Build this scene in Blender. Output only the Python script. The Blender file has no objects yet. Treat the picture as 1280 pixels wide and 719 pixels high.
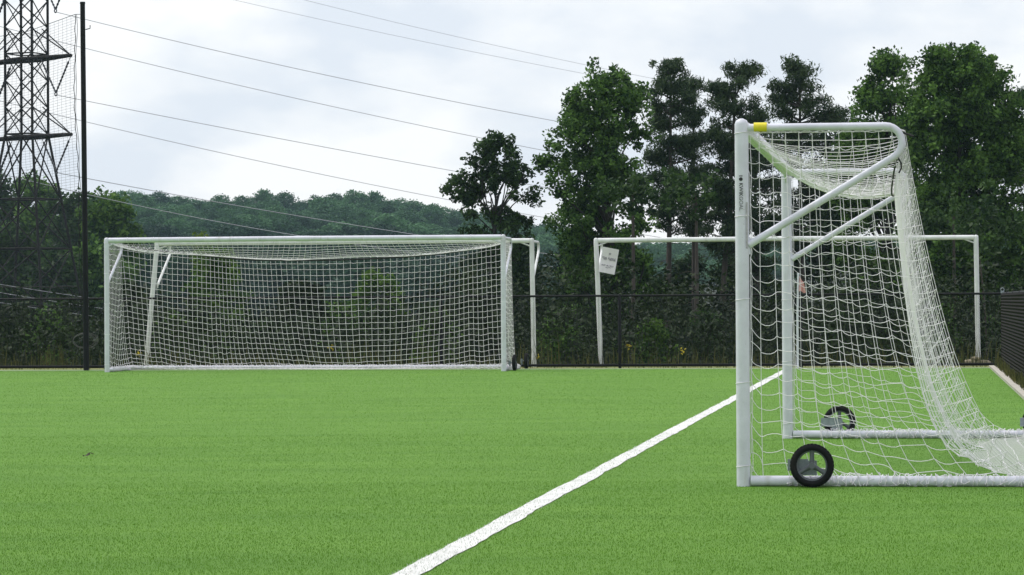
import bpy, math, random
import numpy as np
from mathutils import Vector, Matrix, noise

random.seed(7)
rng = np.random.default_rng(7)
scene = bpy.context.scene
COL = scene.collection
R = math.radians

# ------------------------------------------------------------------ camera
F = 3862.0                      # focal length in photo pixels (1280 wide)
CAMZ = 1.28
cam = bpy.data.cameras.new("camera")
cam_o = bpy.data.objects.new("camera", cam)
COL.objects.link(cam_o)
cam.sensor_width = 36.0
cam.lens = 36.0 * F / 1280.0
cam.clip_start = 0.5
cam.clip_end = 5000
PITCH = math.atan((377.7 - 359.5) / F)
ROT = Matrix.Rotation(math.pi / 2 + PITCH, 3, 'X') @ Matrix.Rotation(-0.0055, 3, 'Z')
cam_o.matrix_world = Matrix.Translation((0, 0, CAMZ)) @ ROT.to_4x4()
scene.camera = cam_o
ROTN = np.array(ROT)


def P(px, py, d):
    """world point seen at photo pixel (px, py), d metres in front"""
    v = ROTN @ np.array([(px - 640) / F, -(py - 359.5) / F, -1.0])
    return np.array([0, 0, CAMZ]) + v * (d / v[1])


def G(px, py):
    """ground point (z = 0) seen at a photo pixel"""
    v = ROTN @ np.array([(px - 640) / F, -(py - 359.5) / F, -1.0])
    return np.array([0, 0, CAMZ]) - v * (CAMZ / v[2])


TH = R(7.45)
E1 = np.array([math.sin(TH), math.cos(TH), 0])      # along the goal line, away
E2 = np.array([math.cos(TH), -math.sin(TH), 0])     # to the right
UP = np.array([0, 0, 1.0])


# ------------------------------------------------------------------ objects
def tag(o, label=None, cat=None, group=None, kind=None):
    if label: o["label"] = label
    if cat: o["category"] = cat
    if group: o["group"] = group
    if kind: o["kind"] = kind
    return o


def empty(name, loc, label, cat, group=None):
    o = bpy.data.objects.new(name, None)
    COL.objects.link(o)
    o.location = tuple(loc)
    o.empty_display_size = 0.3
    return tag(o, label, cat, group)


def origin_of(o):
    v = Vector((0, 0, 0))
    while o is not None:
        v = v + o.location
        o = o.parent
    return np.array(v)


def link(name, me, mats, parent=None, loc=None):
    o = bpy.data.objects.new(name, me)
    COL.objects.link(o)
    for m in (mats if isinstance(mats, (list, tuple)) else [mats]):
        me.materials.append(m)
    if parent is not None:
        o.parent = parent
    if loc is not None:
        o.location = tuple(loc)
    return o


def mesh_np(name, V, Fc, smooth=False, tint=None, mat_idx=None):
    V = np.asarray(V, dtype=np.float32)
    Fc = np.asarray(Fc, dtype=np.int32)
    n, k = Fc.shape
    me = bpy.data.meshes.new(name)
    me.vertices.add(len(V))
    me.vertices.foreach_set("co", V.ravel())
    me.loops.add(n * k)
    me.loops.foreach_set("vertex_index", Fc.ravel())
    me.polygons.add(n)
    me.polygons.foreach_set("loop_start", np.arange(0, n * k, k, dtype=np.int32))
    me.polygons.foreach_set("loop_total", np.full(n, k, dtype=np.int32))
    if mat_idx is not None:
        me.polygons.foreach_set("material_index", np.asarray(mat_idx, dtype=np.int32))
    me.update(calc_edges=True)
    if smooth:
        me.polygons.foreach_set("use_smooth", np.ones(n, dtype=bool))
    if tint is not None:
        a = me.attributes.new("tint", 'FLOAT', 'POINT')
        a.data.foreach_set("value", np.asarray(tint, dtype=np.float32))
    return me


class MB:
    """collects world-space tubes, boxes and sheets; links them as ONE mesh object"""
    def __init__(s):
        s.v = []; s.f = []; s.sm = []

    def add(s, verts, faces, smooth=False):
        b = len(s.v)
        s.v += [tuple(map(float, p)) for p in verts]
        s.f += [tuple(b + i for i in f) for f in faces]
        s.sm += [smooth] * len(faces)

    def tube(s, pts, r, n=10, cap=True, sx=1.0):
        pts = [np.array(p, float) for p in pts]
        m = len(pts)
        rr = r if hasattr(r, '__len__') else [r] * m
        vs = []; prev = None
        for i in range(m):
            t = pts[min(i + 1, m - 1)] - pts[max(i - 1, 0)]
            t = t / (np.linalg.norm(t) + 1e-9)
            if prev is None:
                a = UP if abs(t[2]) < .9 else np.array([1.0, 0, 0])
            else:
                a = prev
            u = a - t * np.dot(a, t); u /= np.linalg.norm(u) + 1e-9
            w = np.cross(t, u)
            prev = u
            for k in range(n):
                an = 2 * math.pi * k / n
                vs.append(pts[i] + rr[i] * (u * math.cos(an) * sx + w * math.sin(an)))
        fs = []
        for i in range(m - 1):
            for k in range(n):
                k2 = (k + 1) % n
                fs.append((i * n + k, i * n + k2, (i + 1) * n + k2, (i + 1) * n + k))
        s.add(vs, fs, True)
        if cap:
            s.add(vs[:n], [tuple(range(n))[::-1]]); s.add(vs[-n:], [tuple(range(n))])

    def box(s, c, ax, ay, az, hx, hy, hz):
        c = np.array(c, float); ax, ay, az = map(lambda q: np.array(q, float), (ax, ay, az))
        vs = [c + ax * hx * i + ay * hy * j + az * hz * k for i in (-1, 1) for j in (-1, 1) for k in (-1, 1)]
        s.add(vs, [(0, 1, 3, 2), (4, 6, 7, 5), (0, 4, 5, 1), (2, 3, 7, 6), (0, 2, 6, 4), (1, 5, 7, 3)])

    def ring(s, c, ax, ay, R0, r, n=28, m=10, sx=1.0):
        """torus in the plane ax, ay; sx widens the section along the axis"""
        c, ax, ay = (np.array(q, float) for q in (c, ax, ay)); az = np.cross(ax, ay)
        vs = []; fs = []
        for i in range(n):
            a = 2 * math.pi * i / n
            d = ax * math.cos(a) + ay * math.sin(a)
            for k in range(m):
                b = 2 * math.pi * k / m
                vs.append(c + d * (R0 + r * math.cos(b)) + az * r * sx * math.sin(b))
        for i in range(n):
            for k in range(m):
                i2 = (i + 1) % n; k2 = (k + 1) % m
                fs.append((i * m + k, i2 * m + k, i2 * m + k2, i * m + k2))
        s.add(vs, fs, True)

    def build(s, name, mat, parent=None, at=None):
        """vertices are world coordinates; 'at' (or the parents) gives the origin"""
        org = origin_of(parent) if parent is not None else (np.array(at, float) if at is not None else np.zeros(3))
        me = bpy.data.meshes.new(name)
        me.from_pydata([tuple(np.array(p) - org) for p in s.v], [], s.f)
        me.polygons.foreach_set("use_smooth", np.array(s.sm, dtype=bool))
        me.update()
        return link(name, me, mat, parent, None if parent is not None else org)


# ------------------------------------------------------------------ materials
def mat(name, col, rough=0.6, var=0.0, vscale=6.0, col2=None, bump=0.0, bscale=60.0, metal=0.0, spec=0.5, stretch=None):
    m = bpy.data.materials.new(name); m.use_nodes = True
    nt = m.node_tree; b = nt.nodes["Principled BSDF"]
    b.inputs["Roughness"].default_value = rough
    b.inputs["Metallic"].default_value = metal
    b.inputs["Specular IOR Level"].default_value = spec
    tc = nt.nodes.new("ShaderNodeTexCoord")
    src = tc.outputs["Object"]
    if stretch:
        mp = nt.nodes.new("ShaderNodeMapping"); mp.inputs["Scale"].default_value = stretch
        nt.links.new(src, mp.inputs["Vector"]); src = mp.outputs["Vector"]
    c = (*col, 1)
    if var or col2:
        nz = nt.nodes.new("ShaderNodeTexNoise"); nz.inputs["Scale"].default_value = vscale
        nz.inputs["Detail"].default_value = 6; nz.inputs["Roughness"].default_value = .65
        nt.links.new(src, nz.inputs["Vector"])
        rp = nt.nodes.new("ShaderNodeValToRGB")
        rp.color_ramp.elements[0].position = .35; rp.color_ramp.elements[1].position = .65
        c2 = col2 if col2 else tuple(x * (1 - var) for x in col)
        rp.color_ramp.elements[0].color = (*c2, 1); rp.color_ramp.elements[1].color = c
        nt.links.new(nz.outputs["Fac"], rp.inputs["Fac"])
        nt.links.new(rp.outputs["Color"], b.inputs["Base Color"])
    else:
        b.inputs["Base Color"].default_value = c
    if bump:
        n2 = nt.nodes.new("ShaderNodeTexNoise"); n2.inputs["Scale"].default_value = bscale
        n2.inputs["Detail"].default_value = 4
        nt.links.new(src, n2.inputs["Vector"])
        bp = nt.nodes.new("ShaderNodeBump"); bp.inputs["Strength"].default_value = bump; bp.inputs["Distance"].default_value = .01
        nt.links.new(n2.outputs["Fac"], bp.inputs["Height"])
        nt.links.new(bp.outputs["Normal"], b.inputs["Normal"])
    return m


def leafmat(name, dark, light, trans=.36, rough=.55, per_tree=False):
    """leaf colour varies leaf by leaf through the 'tint' attribute"""
    m = bpy.data.materials.new(name); m.use_nodes = True
    nt = m.node_tree; nt.nodes.remove(nt.nodes["Principled BSDF"])
    at = nt.nodes.new("ShaderNodeAttribute"); at.attribute_name = "tint"
    rp = nt.nodes.new("ShaderNodeValToRGB")
    rp.color_ramp.elements[0].color = (*dark, 1); rp.color_ramp.elements[1].color = (*light, 1)
    if per_tree:      # every copy has its own shade of green
        oi = nt.nodes.new("ShaderNodeObjectInfo"); ma = nt.nodes.new("ShaderNodeMath"); ma.operation = 'MULTIPLY_ADD'
        ma.inputs[1].default_value = .75; nt.links.new(oi.outputs["Random"], ma.inputs[0])
        m2 = nt.nodes.new("ShaderNodeMath"); m2.operation = 'MULTIPLY'; m2.inputs[1].default_value = .45
        nt.links.new(at.outputs["Fac"], m2.inputs[0]); nt.links.new(m2.outputs[0], ma.inputs[2]); nt.links.new(ma.outputs[0], rp.inputs["Fac"])
    else:
        nt.links.new(at.outputs["Fac"], rp.inputs["Fac"])
    d = nt.nodes.new("ShaderNodeBsdfPrincipled"); d.inputs["Roughness"].default_value = rough
    d.inputs["Specular IOR Level"].default_value = .12
    t = nt.nodes.new("ShaderNodeBsdfTranslucent"); mx = nt.nodes.new("ShaderNodeMixShader")
    mx.inputs[0].default_value = trans
    nt.links.new(rp.outputs["Color"], d.inputs["Base Color"]); nt.links.new(rp.outputs["Color"], t.inputs["Color"])
    nt.links.new(d.outputs[0], mx.inputs[1]); nt.links.new(t.outputs[0], mx.inputs[2])
    nt.links.new(mx.outputs[0], nt.nodes["Material Output"].inputs["Surface"])
    return m


M = {}
M['white'] = mat("white_paint", (.71, .71, .80), .38, var=.16, vscale=5, bump=.08, bscale=40)
M['white_far'] = mat("white_paint_weathered", (.76, .77, .77), .5, var=.16, vscale=5)
M['net'] = mat("white_net_cord", (.87, .84, .88), .85)
M['rope'] = mat("black_rope", (.015, .015, .017), .8)
M['tyre'] = mat("black_tyre", (.009, .009, .011), .75, var=.2, bump=.2, bscale=90, spec=.2)
M['rim'] = mat("grey_plastic_rim", (.10, .11, .125), .45)
M['bracket'] = mat("galvanised_bracket", (.32, .36, .40), .45, metal=.5, var=.3, vscale=20)
M['yellow'] = mat("yellow_sticker", (.80, .68, .03), .45, var=.1, vscale=40)
M['ink'] = mat("black_ink", (.02, .02, .025), .5)
M['greyink'] = mat("grey_ink", (.18, .18, .20), .5)
M['paper'] = mat("white_paper", (.74, .70, .74), .7, var=.06, vscale=8)
M['paperink'] = mat("faded_ink", (.27, .25, .30), .7)
M['black_pipe'] = mat("black_coated_pipe", (.010, .010, .013), .55, var=.3, vscale=15, spec=.15)
M['chain'] = mat("black_coated_wire", (.013, .012, .012), .6, spec=.2)
M['ballnet'] = mat("black_twine", (.03, .03, .035), .8)
M['steel'] = mat("dark_weathered_steel", (.022, .020, .021), .7, var=.35, vscale=2, spec=.12)
M['wire'] = mat("aluminium_conductor", (.37, .37, .38), .5)
M['wire_light'] = mat("bright_conductor", (.38, .39, .41), .45)
M['insul'] = mat("dark_insulator", (.05, .05, .06), .35)
M['bark'] = mat("pine_bark", (.085, .070, .058), .9, var=.5, vscale=7, bump=.6, bscale=30, stretch=(3, 3, .6))
M['bark_dark'] = mat("dark_bark", (.045, .040, .036), .9, var=.4, vscale=6, bump=.6, bscale=30, stretch=(3, 3, .6))
M['concrete'] = mat("pale_concrete", (.46, .43, .37), .9, var=.25, vscale=9, bump=.4, bscale=50)
M['soil'] = mat("forest_floor", (.026, .030, .014), .95, col2=(.014, .020, .009), vscale=.7, bump=.5, bscale=6)
M['verge'] = mat("dry_verge", (.24, .22, .07), .95, col2=(.13, .18, .045), vscale=3.0, bump=.5, bscale=40)
M['flagcloth'] = mat("faded_red_cloth", (.60, .25, .25), .8, col2=(.72, .42, .42), vscale=20)
M['deadleaf'] = mat("dead_leaf", (.035, .022, .014), .7)
M['sand'] = mat("sandbag_tan", (.40, .34, .24), .9, var=.3, vscale=12)
M['line'] = mat("white_turf_line", (.74, .74, .72), .9, var=.22, vscale=5, bump=.5, bscale=120)

M['leaf_shade'] = leafmat('shaded_leaves', (.007, .019, .008), (.028, .056, .018), .25)  # darker leaf copy: shade beneath the tall crowns is put into its colour
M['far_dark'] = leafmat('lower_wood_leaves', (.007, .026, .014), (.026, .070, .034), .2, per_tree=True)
M['leaf_mid'] = leafmat("broad_leaves", (.014, .044, .010), (.135, .255, .050))
M['leaf_fresh'] = leafmat("fresh_leaves", (.022, .066, .014), (.13, .235, .036))
M['leaf_dark'] = leafmat("dark_leaves", (.010, .028, .010), (.062, .118, .032))
M['needle'] = leafmat("pine_needles", (.018, .038, .018), (.078, .120, .050), .3)
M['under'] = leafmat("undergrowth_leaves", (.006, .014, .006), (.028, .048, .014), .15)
M['lime'] = leafmat("yellow_green_leaves", (.04, .085, .012), (.15, .22, .03))
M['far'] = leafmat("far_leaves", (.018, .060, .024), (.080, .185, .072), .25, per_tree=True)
M['weed'] = leafmat("weed_stems", (.022, .036, .012), (.17, .165, .055), .2)
M['flower'] = leafmat("goldenrod", (.32, .26, .02), (.55, .45, .04), .2)
M['turfblade'] = leafmat("turf_fibres", (.074, .186, .011), (.148, .308, .035), .35, .5)
M['lineblade'] = leafmat("white_fibres", (.52, .56, .48), (.80, .80, .78), .1, .7)

def scuff(m, dirt=(.42, .41, .38)):
    nt = m.node_tree; b = nt.nodes["Principled BSDF"]
    src = b.inputs["Base Color"].links[0].from_socket
    tc = nt.nodes.new("ShaderNodeTexCoord"); fac = None
    for sc, st, p0, p1, amt in ((7, (1.2, 1.2, .25), .60, .72, .55), (38, (1, 1, 2.2), .68, .74, .6)):
        mp = nt.nodes.new("ShaderNodeMapping"); mp.inputs["Scale"].default_value = st
        n = nt.nodes.new("ShaderNodeTexNoise"); n.inputs["Scale"].default_value = sc; n.inputs["Detail"].default_value = 5
        r = nt.nodes.new("ShaderNodeMapRange"); r.inputs[1].default_value = p0; r.inputs[2].default_value = p1; r.inputs[4].default_value = amt
        mx = nt.nodes.new("ShaderNodeMix"); mx.data_type = 'RGBA'
        nt.links.new(tc.outputs["Object"], mp.inputs["Vector"]); nt.links.new(mp.outputs["Vector"], n.inputs["Vector"])
        nt.links.new(n.outputs["Fac"], r.inputs[0]); nt.links.new(r.outputs[0], mx.inputs[0])
        nt.links.new(src, mx.inputs[6]); mx.inputs[7].default_value = (*dirt, 1); src = mx.outputs[2]
    nt.links.new(src, b.inputs["Base Color"])
scuff(M['white']); scuff(M['white_far'])
scuff(M['tyre'], (.05, .045, .035)); 

# turf sheet: fine fibre mottling + broad brushed patches
def turf_material():
    m = bpy.data.materials.new("artificial_turf"); m.use_nodes = True
    nt = m.node_tree; b = nt.nodes["Principled BSDF"]; b.inputs["Roughness"].default_value = .75
    b.inputs["Specular IOR Level"].default_value = .2
    tc = nt.nodes.new("ShaderNodeTexCoord")
    def nz(scale, detail, sc=(1, 1, 1)):
        mp = nt.nodes.new("ShaderNodeMapping"); mp.inputs["Scale"].default_value = sc
        n = nt.nodes.new("ShaderNodeTexNoise"); n.inputs["Scale"].default_value = scale; n.inputs["Detail"].default_value = detail
        n.inputs["Roughness"].default_value = .7
        nt.links.new(tc.outputs["Object"], mp.inputs["Vector"]); nt.links.new(mp.outputs["Vector"], n.inputs["Vector"])
        return n.outputs["Fac"]
    def ramp(f, a, c, p0=.3, p1=.7):
        r = nt.nodes.new("ShaderNodeValToRGB"); r.color_ramp.elements[0].position = p0; r.color_ramp.elements[1].position = p1
        r.color_ramp.elements[0].color = (*a, 1); r.color_ramp.elements[1].color = (*c, 1)
        nt.links.new(f, r.inputs["Fac"]); return r.outputs["Color"]
    fine = ramp(nz(55, 8), (.068, .184, .012), (.168, .338, .038))
    broad = ramp(nz(.8, 7, (.55, 1.6, 1)), (.72, .80, .66), (1.12, 1.07, 1.15))
    mx = nt.nodes.new("ShaderNodeMix"); mx.data_type = 'RGBA'; mx.blend_type = 'MULTIPLY'; mx.inputs[0].default_value = 1
    nt.links.new(fine, mx.inputs[6]); nt.links.new(broad, mx.inputs[7])
    nt.links.new(mx.outputs[2], b.inputs["Base Color"])
    bp = nt.nodes.new("ShaderNodeBump"); bp.inputs["Strength"].default_value = .7; bp.inputs["Distance"].default_value = .02
    nt.links.new(nz(90, 6), bp.inputs["Height"]); nt.links.new(bp.outputs["Normal"], b.inputs["Normal"])
    return m
M['turf'] = turf_material()

# ------------------------------------------------------------------ setting: ground, turf, lines, kerb
def ground_z(x, y):
    if y < 62: z = -0.03
    elif y < 95: z = -0.03 - 1.6 * ((y - 62) / 33) ** 1.3
    elif y < 280: z = -1.63
    else:
        f = min(max((x / y + .06) / .10, 0), 1); f = 1 - .5 * f * f * (3 - 2 * f)
        z = -1.63 + .053 * f * (y - 280)
    if y > 70:
        z += .25 * noise.noise(Vector((x * .05, y * .05, 0)))
    return z

ys = list(np.r_[-20, np.linspace(0, 60, 7), np.linspace(62, 130, 24), np.linspace(140, 640, 30), [650, 660]])
gx = np.linspace(-1, 1, 49)
V = []; Fq = []
for j, y in enumerate(ys):
    w = 60 + max(y, 0) * .52
    for u in gx: V.append((u * w, y, ground_z(u * w, y)))
nx = len(gx)
for j in range(len(ys) - 1):
    for i in range(nx - 1): Fq.append((j * nx + i, j * nx + i + 1, (j + 1) * nx + i + 1, (j + 1) * nx + i))
tag(link("ground", mesh_np("ground", V, Fq, True), M['soil']), kind="structure")

LINE0 = G(509, 719)                                  # a point on the long white line (its centre)
FB = P(775, 470, 59.5) * np.array([1, 1, 0])         # foot of the back fence at the visible post
def along(o, a, b=0.0, z=0.0): return o + E2 * a + E1 * b + UP * z
# corner of the two fences: on the back fence line, at photo x = 1252
_k = (1253 - 640) / F
CA = (_k * FB[1] - FB[0]) / (E2[0] - _k * E2[1])
CORNER = along(FB, CA)
KERB_IN = -0.27                                      # kerb's inner edge, metres along E2 from the side fence

def sheet(name, pts, m, z=0.0, kind="structure", div=None):
    mb = MB(); mb.add([np.array([p[0], p[1], z]) for p in pts], [tuple(range(len(pts)))])
    return tag(mb.build(name, m), kind=kind)

BACK = -0.42     # turf ends this far before the back fence
a_ = along(CORNER, KERB_IN, BACK); b_ = along(CORNER, KERB_IN, -90); c_ = along(CORNER, -70, -90); d_ = along(CORNER, -70, BACK)
sheet("turf_field", [a_, d_, c_, b_], M['turf'], 0.0)
# verge strips between turf and fences
sheet("back_verge", [along(CORNER, KERB_IN + .14, BACK), along(CORNER, KERB_IN + .14, 1.2), along(CORNER, -70, 1.2), along(CORNER, -70, BACK)], M['verge'], -0.004)
sheet("side_verge", [along(CORNER, KERB_IN + .14, BACK), along(CORNER, KERB_IN + .14, -60), along(CORNER, 3, -60), along(CORNER, 3, BACK)], M['verge'], -0.005)
kb = MB()
for i in range(40):      # kerb laid in lengths with thin joints
    b0 = BACK - i * 1.5; c = along(CORNER, KERB_IN + .07, b0 - .747, .012)
    kb.box(c, E2, E1, UP, .07, .744, .028)
tag(kb.build("concrete_kerb", M['concrete']), kind="structure")

TOUCH = -0.95    # touchline, metres before the back fence
def dist_along(o, axis): return float(np.dot(o - CORNER, axis))
la = dist_along(LINE0, E2)                            # the long line's offset from the side fence
def wobble_strip(name, p0, ax, side, length, w, step, z, amp, mtl):
    n = int(length / step); vs = []; fs = []
    for i in range(n + 1):
        s = i * step
        o1 = amp * (noise.noise(Vector((s * 1.1, 3.7, w))) + .5 * noise.noise(Vector((s * 4, 9.1, 0))))
        o2 = amp * (noise.noise(Vector((s * 1.1, 5.2, w))) + .5 * noise.noise(Vector((s * 4, 1.3, 0))))
        q = p0 + ax * s
        vs += [q - side * (w / 2 + o1) + UP * z, q + side * (w / 2 + o2) + UP * z]
        if i: fs.append((2 * i - 2, 2 * i - 1, 2 * i + 1, 2 * i))
    mb = MB(); mb.add(vs, fs)
    return tag(mb.build(name, mtl), kind="structure")
lstart = along(CORNER, la, -52)
wobble_strip("goal_line_marking", lstart, E1, E2, 52 + TOUCH, .135, .08, .005, .020, M['line'])
tl0 = along(CORNER, KERB_IN, TOUCH)
wobble_strip("touch_line_marking", tl0, -E2, E1, 40, .16, .3, .005, .006, M['line'])

# ------------------------------------------------------------------ turf fibres near the camera (uncountable)
def blades(name, n_list, mtl, inside, hmin, hmax, w, kind="stuff"):
    Vs = []; T = []
    for (d0, d1, dens) in n_list:
        area_w = lambda d: .172 * d * 2 + .6
        n = int((d1 - d0) * area_w((d0 + d1) / 2) * dens)
        d = d0 + (d1 - d0) * rng.random(n); x = (rng.random(n) - .5) * (.345 * d + .6)
        pos = np.stack([x, d, np.zeros(n)], 1)
        keep = inside(pos); pos = pos[keep]; n = len(pos)
        h = hmin + (hmax - hmin) * rng.random(n)
        sc = np.maximum(1, d[keep] / 22) ** .8
        a = rng.random(n) * 2 * np.pi; side = np.stack([np.cos(a), np.sin(a), 0 * a], 1)
        b = rng.random(n) * 2 * np.pi; lean = np.stack([np.cos(b), np.sin(b), 0 * b], 1) * (h * rng.random(n) * .8)[:, None]
        ww = (w * (.7 + .6 * rng.random(n)) * sc)[:, None]
        tip = pos + lean + np.stack([0 * h, 0 * h, h], 1)
        mid = pos + lean * .35 + np.stack([0 * h, 0 * h, h * .6], 1)
        v = np.stack([pos - side * ww, pos + side * ww, mid + side * ww * .8, tip, mid - side * ww * .8], 1)
        Vs.append(v.reshape(-1, 3))
        patch = np.array([noise.noise(Vector((p[0] * .9, p[1] * .35, 0))) for p in pos]) if n < 400000 else 0
        t = np.clip(.5 + .25 * patch + .16 * rng.standard_normal(n), 0, 1)
        T.append(np.repeat(t, 5))
    V = np.concatenate(Vs); T = np.concatenate(T); n = len(V) // 5
    Fc = np.arange(n * 5).reshape(n, 5)
    return tag(link(name, mesh_np(name, V, Fc, tint=T), mtl), kind=kind)

def on_line(p): return np.abs((p - CORNER) @ E2 - la) < .078
def on_turf(p): return ((p - CORNER) @ E2 < KERB_IN - .01) & ((p - CORNER) @ E1 < BACK)
lay = [(13.2, 17, 3800), (17, 22, 2600), (22, 30, 1100), (30, 42, 420), (42, 59.4, 240)]
o = blades("turf_fibres", lay, M['turfblade'], lambda p: on_turf(p) & (~on_line(p) | (rng.random(len(p)) < .10)), .005, .012, .0010)
tag(o, "short green fibres of the artificial turf", "turf")
o = blades("white_line_fibres", [(13.2, 20, 1500), (20, 30, 700), (30, 58, 160)], M['lineblade'],
           lambda p: np.abs((p - CORNER) @ E2 - la) < .071, .008, .020, .0016)
tag(o, "white fibres of the straight line across the turf", "turf line")

# ------------------------------------------------------------------ nets: mass-spring cloth relaxed under gravity
def relax(pos, pin, edges, rest, steps=420, inner=7):
    ne = len(edges)
    used = [set() for _ in range(len(pos))]
    colr = np.zeros(ne, int)
    for e in range(ne):
        a, b = edges[e]; c = 0
        while c in used[a] or c in used[b]: c += 1
        used[a].add(c); used[b].add(c); colr[e] = c
    sets = [np.where(colr == c)[0] for c in range(colr.max() + 1)]
    w = np.where(pin, 0.0, 1.0)
    prev = pos.copy(); g = np.array([0, 0, -9.8 * .012 ** 2])
    pre = []
    for s_ in sets:
        a = edges[s_, 0]; b = edges[s_, 1]; ws = w[a] + w[b]; ws[ws == 0] = 1
        pre.append((a, b, (w[a] / ws)[:, None], (w[b] / ws)[:, None], rest[s_]))
    free = ~pin
    for it in range(steps):
        nw = pos + (pos - prev) * .97 + g
        prev = pos.copy(); pos = np.where(free[:, None], nw, pos)
        for _ in range(inner):
            for a, b, wa, wb, rs in pre:
                dl = pos[b] - pos[a]; ln = np.sqrt((dl * dl).sum(1)) + 1e-9
                ex = np.maximum(ln - rs, 0) / ln
                c = dl * ex[:, None]
                pos[a] += c * wa; pos[b] -= c * wb
        pos[:, 2] = np.maximum(pos[:, 2], .018)
    return pos


def cord_mesh(name, A, B, r, sides=3):
    """a thin prism for every segment A-B"""
    t = B - A; ln = np.linalg.norm(t, axis=1, keepdims=True) + 1e-9; t = t / ln
    ref = np.where(np.abs(t[:, 2:3]) < .8, np.array([[0, 0, 1.0]]), np.array([[1.0, 0, 0]]))
    u = np.cross(t, ref); u /= np.linalg.norm(u, axis=1, keepdims=True) + 1e-9
    w = np.cross(t, u); n = len(A); ring = []
    for end in (A, B):
        for k in range(sides):
            an = 2 * math.pi * k / sides
            ring.append(end + r * (u * math.cos(an) + w * math.sin(an)))
    V = np.stack(ring, 1).reshape(-1, 3)
    base = np.arange(n)[:, None] * (2 * sides)
    Fs = [np.concatenate([base + k, base + (k + 1) % sides, base + sides + (k + 1) % sides, base + sides + k], 1) for k in range(sides)]
    return mesh_np(name, V, np.concatenate(Fs), smooth=True)


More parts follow.
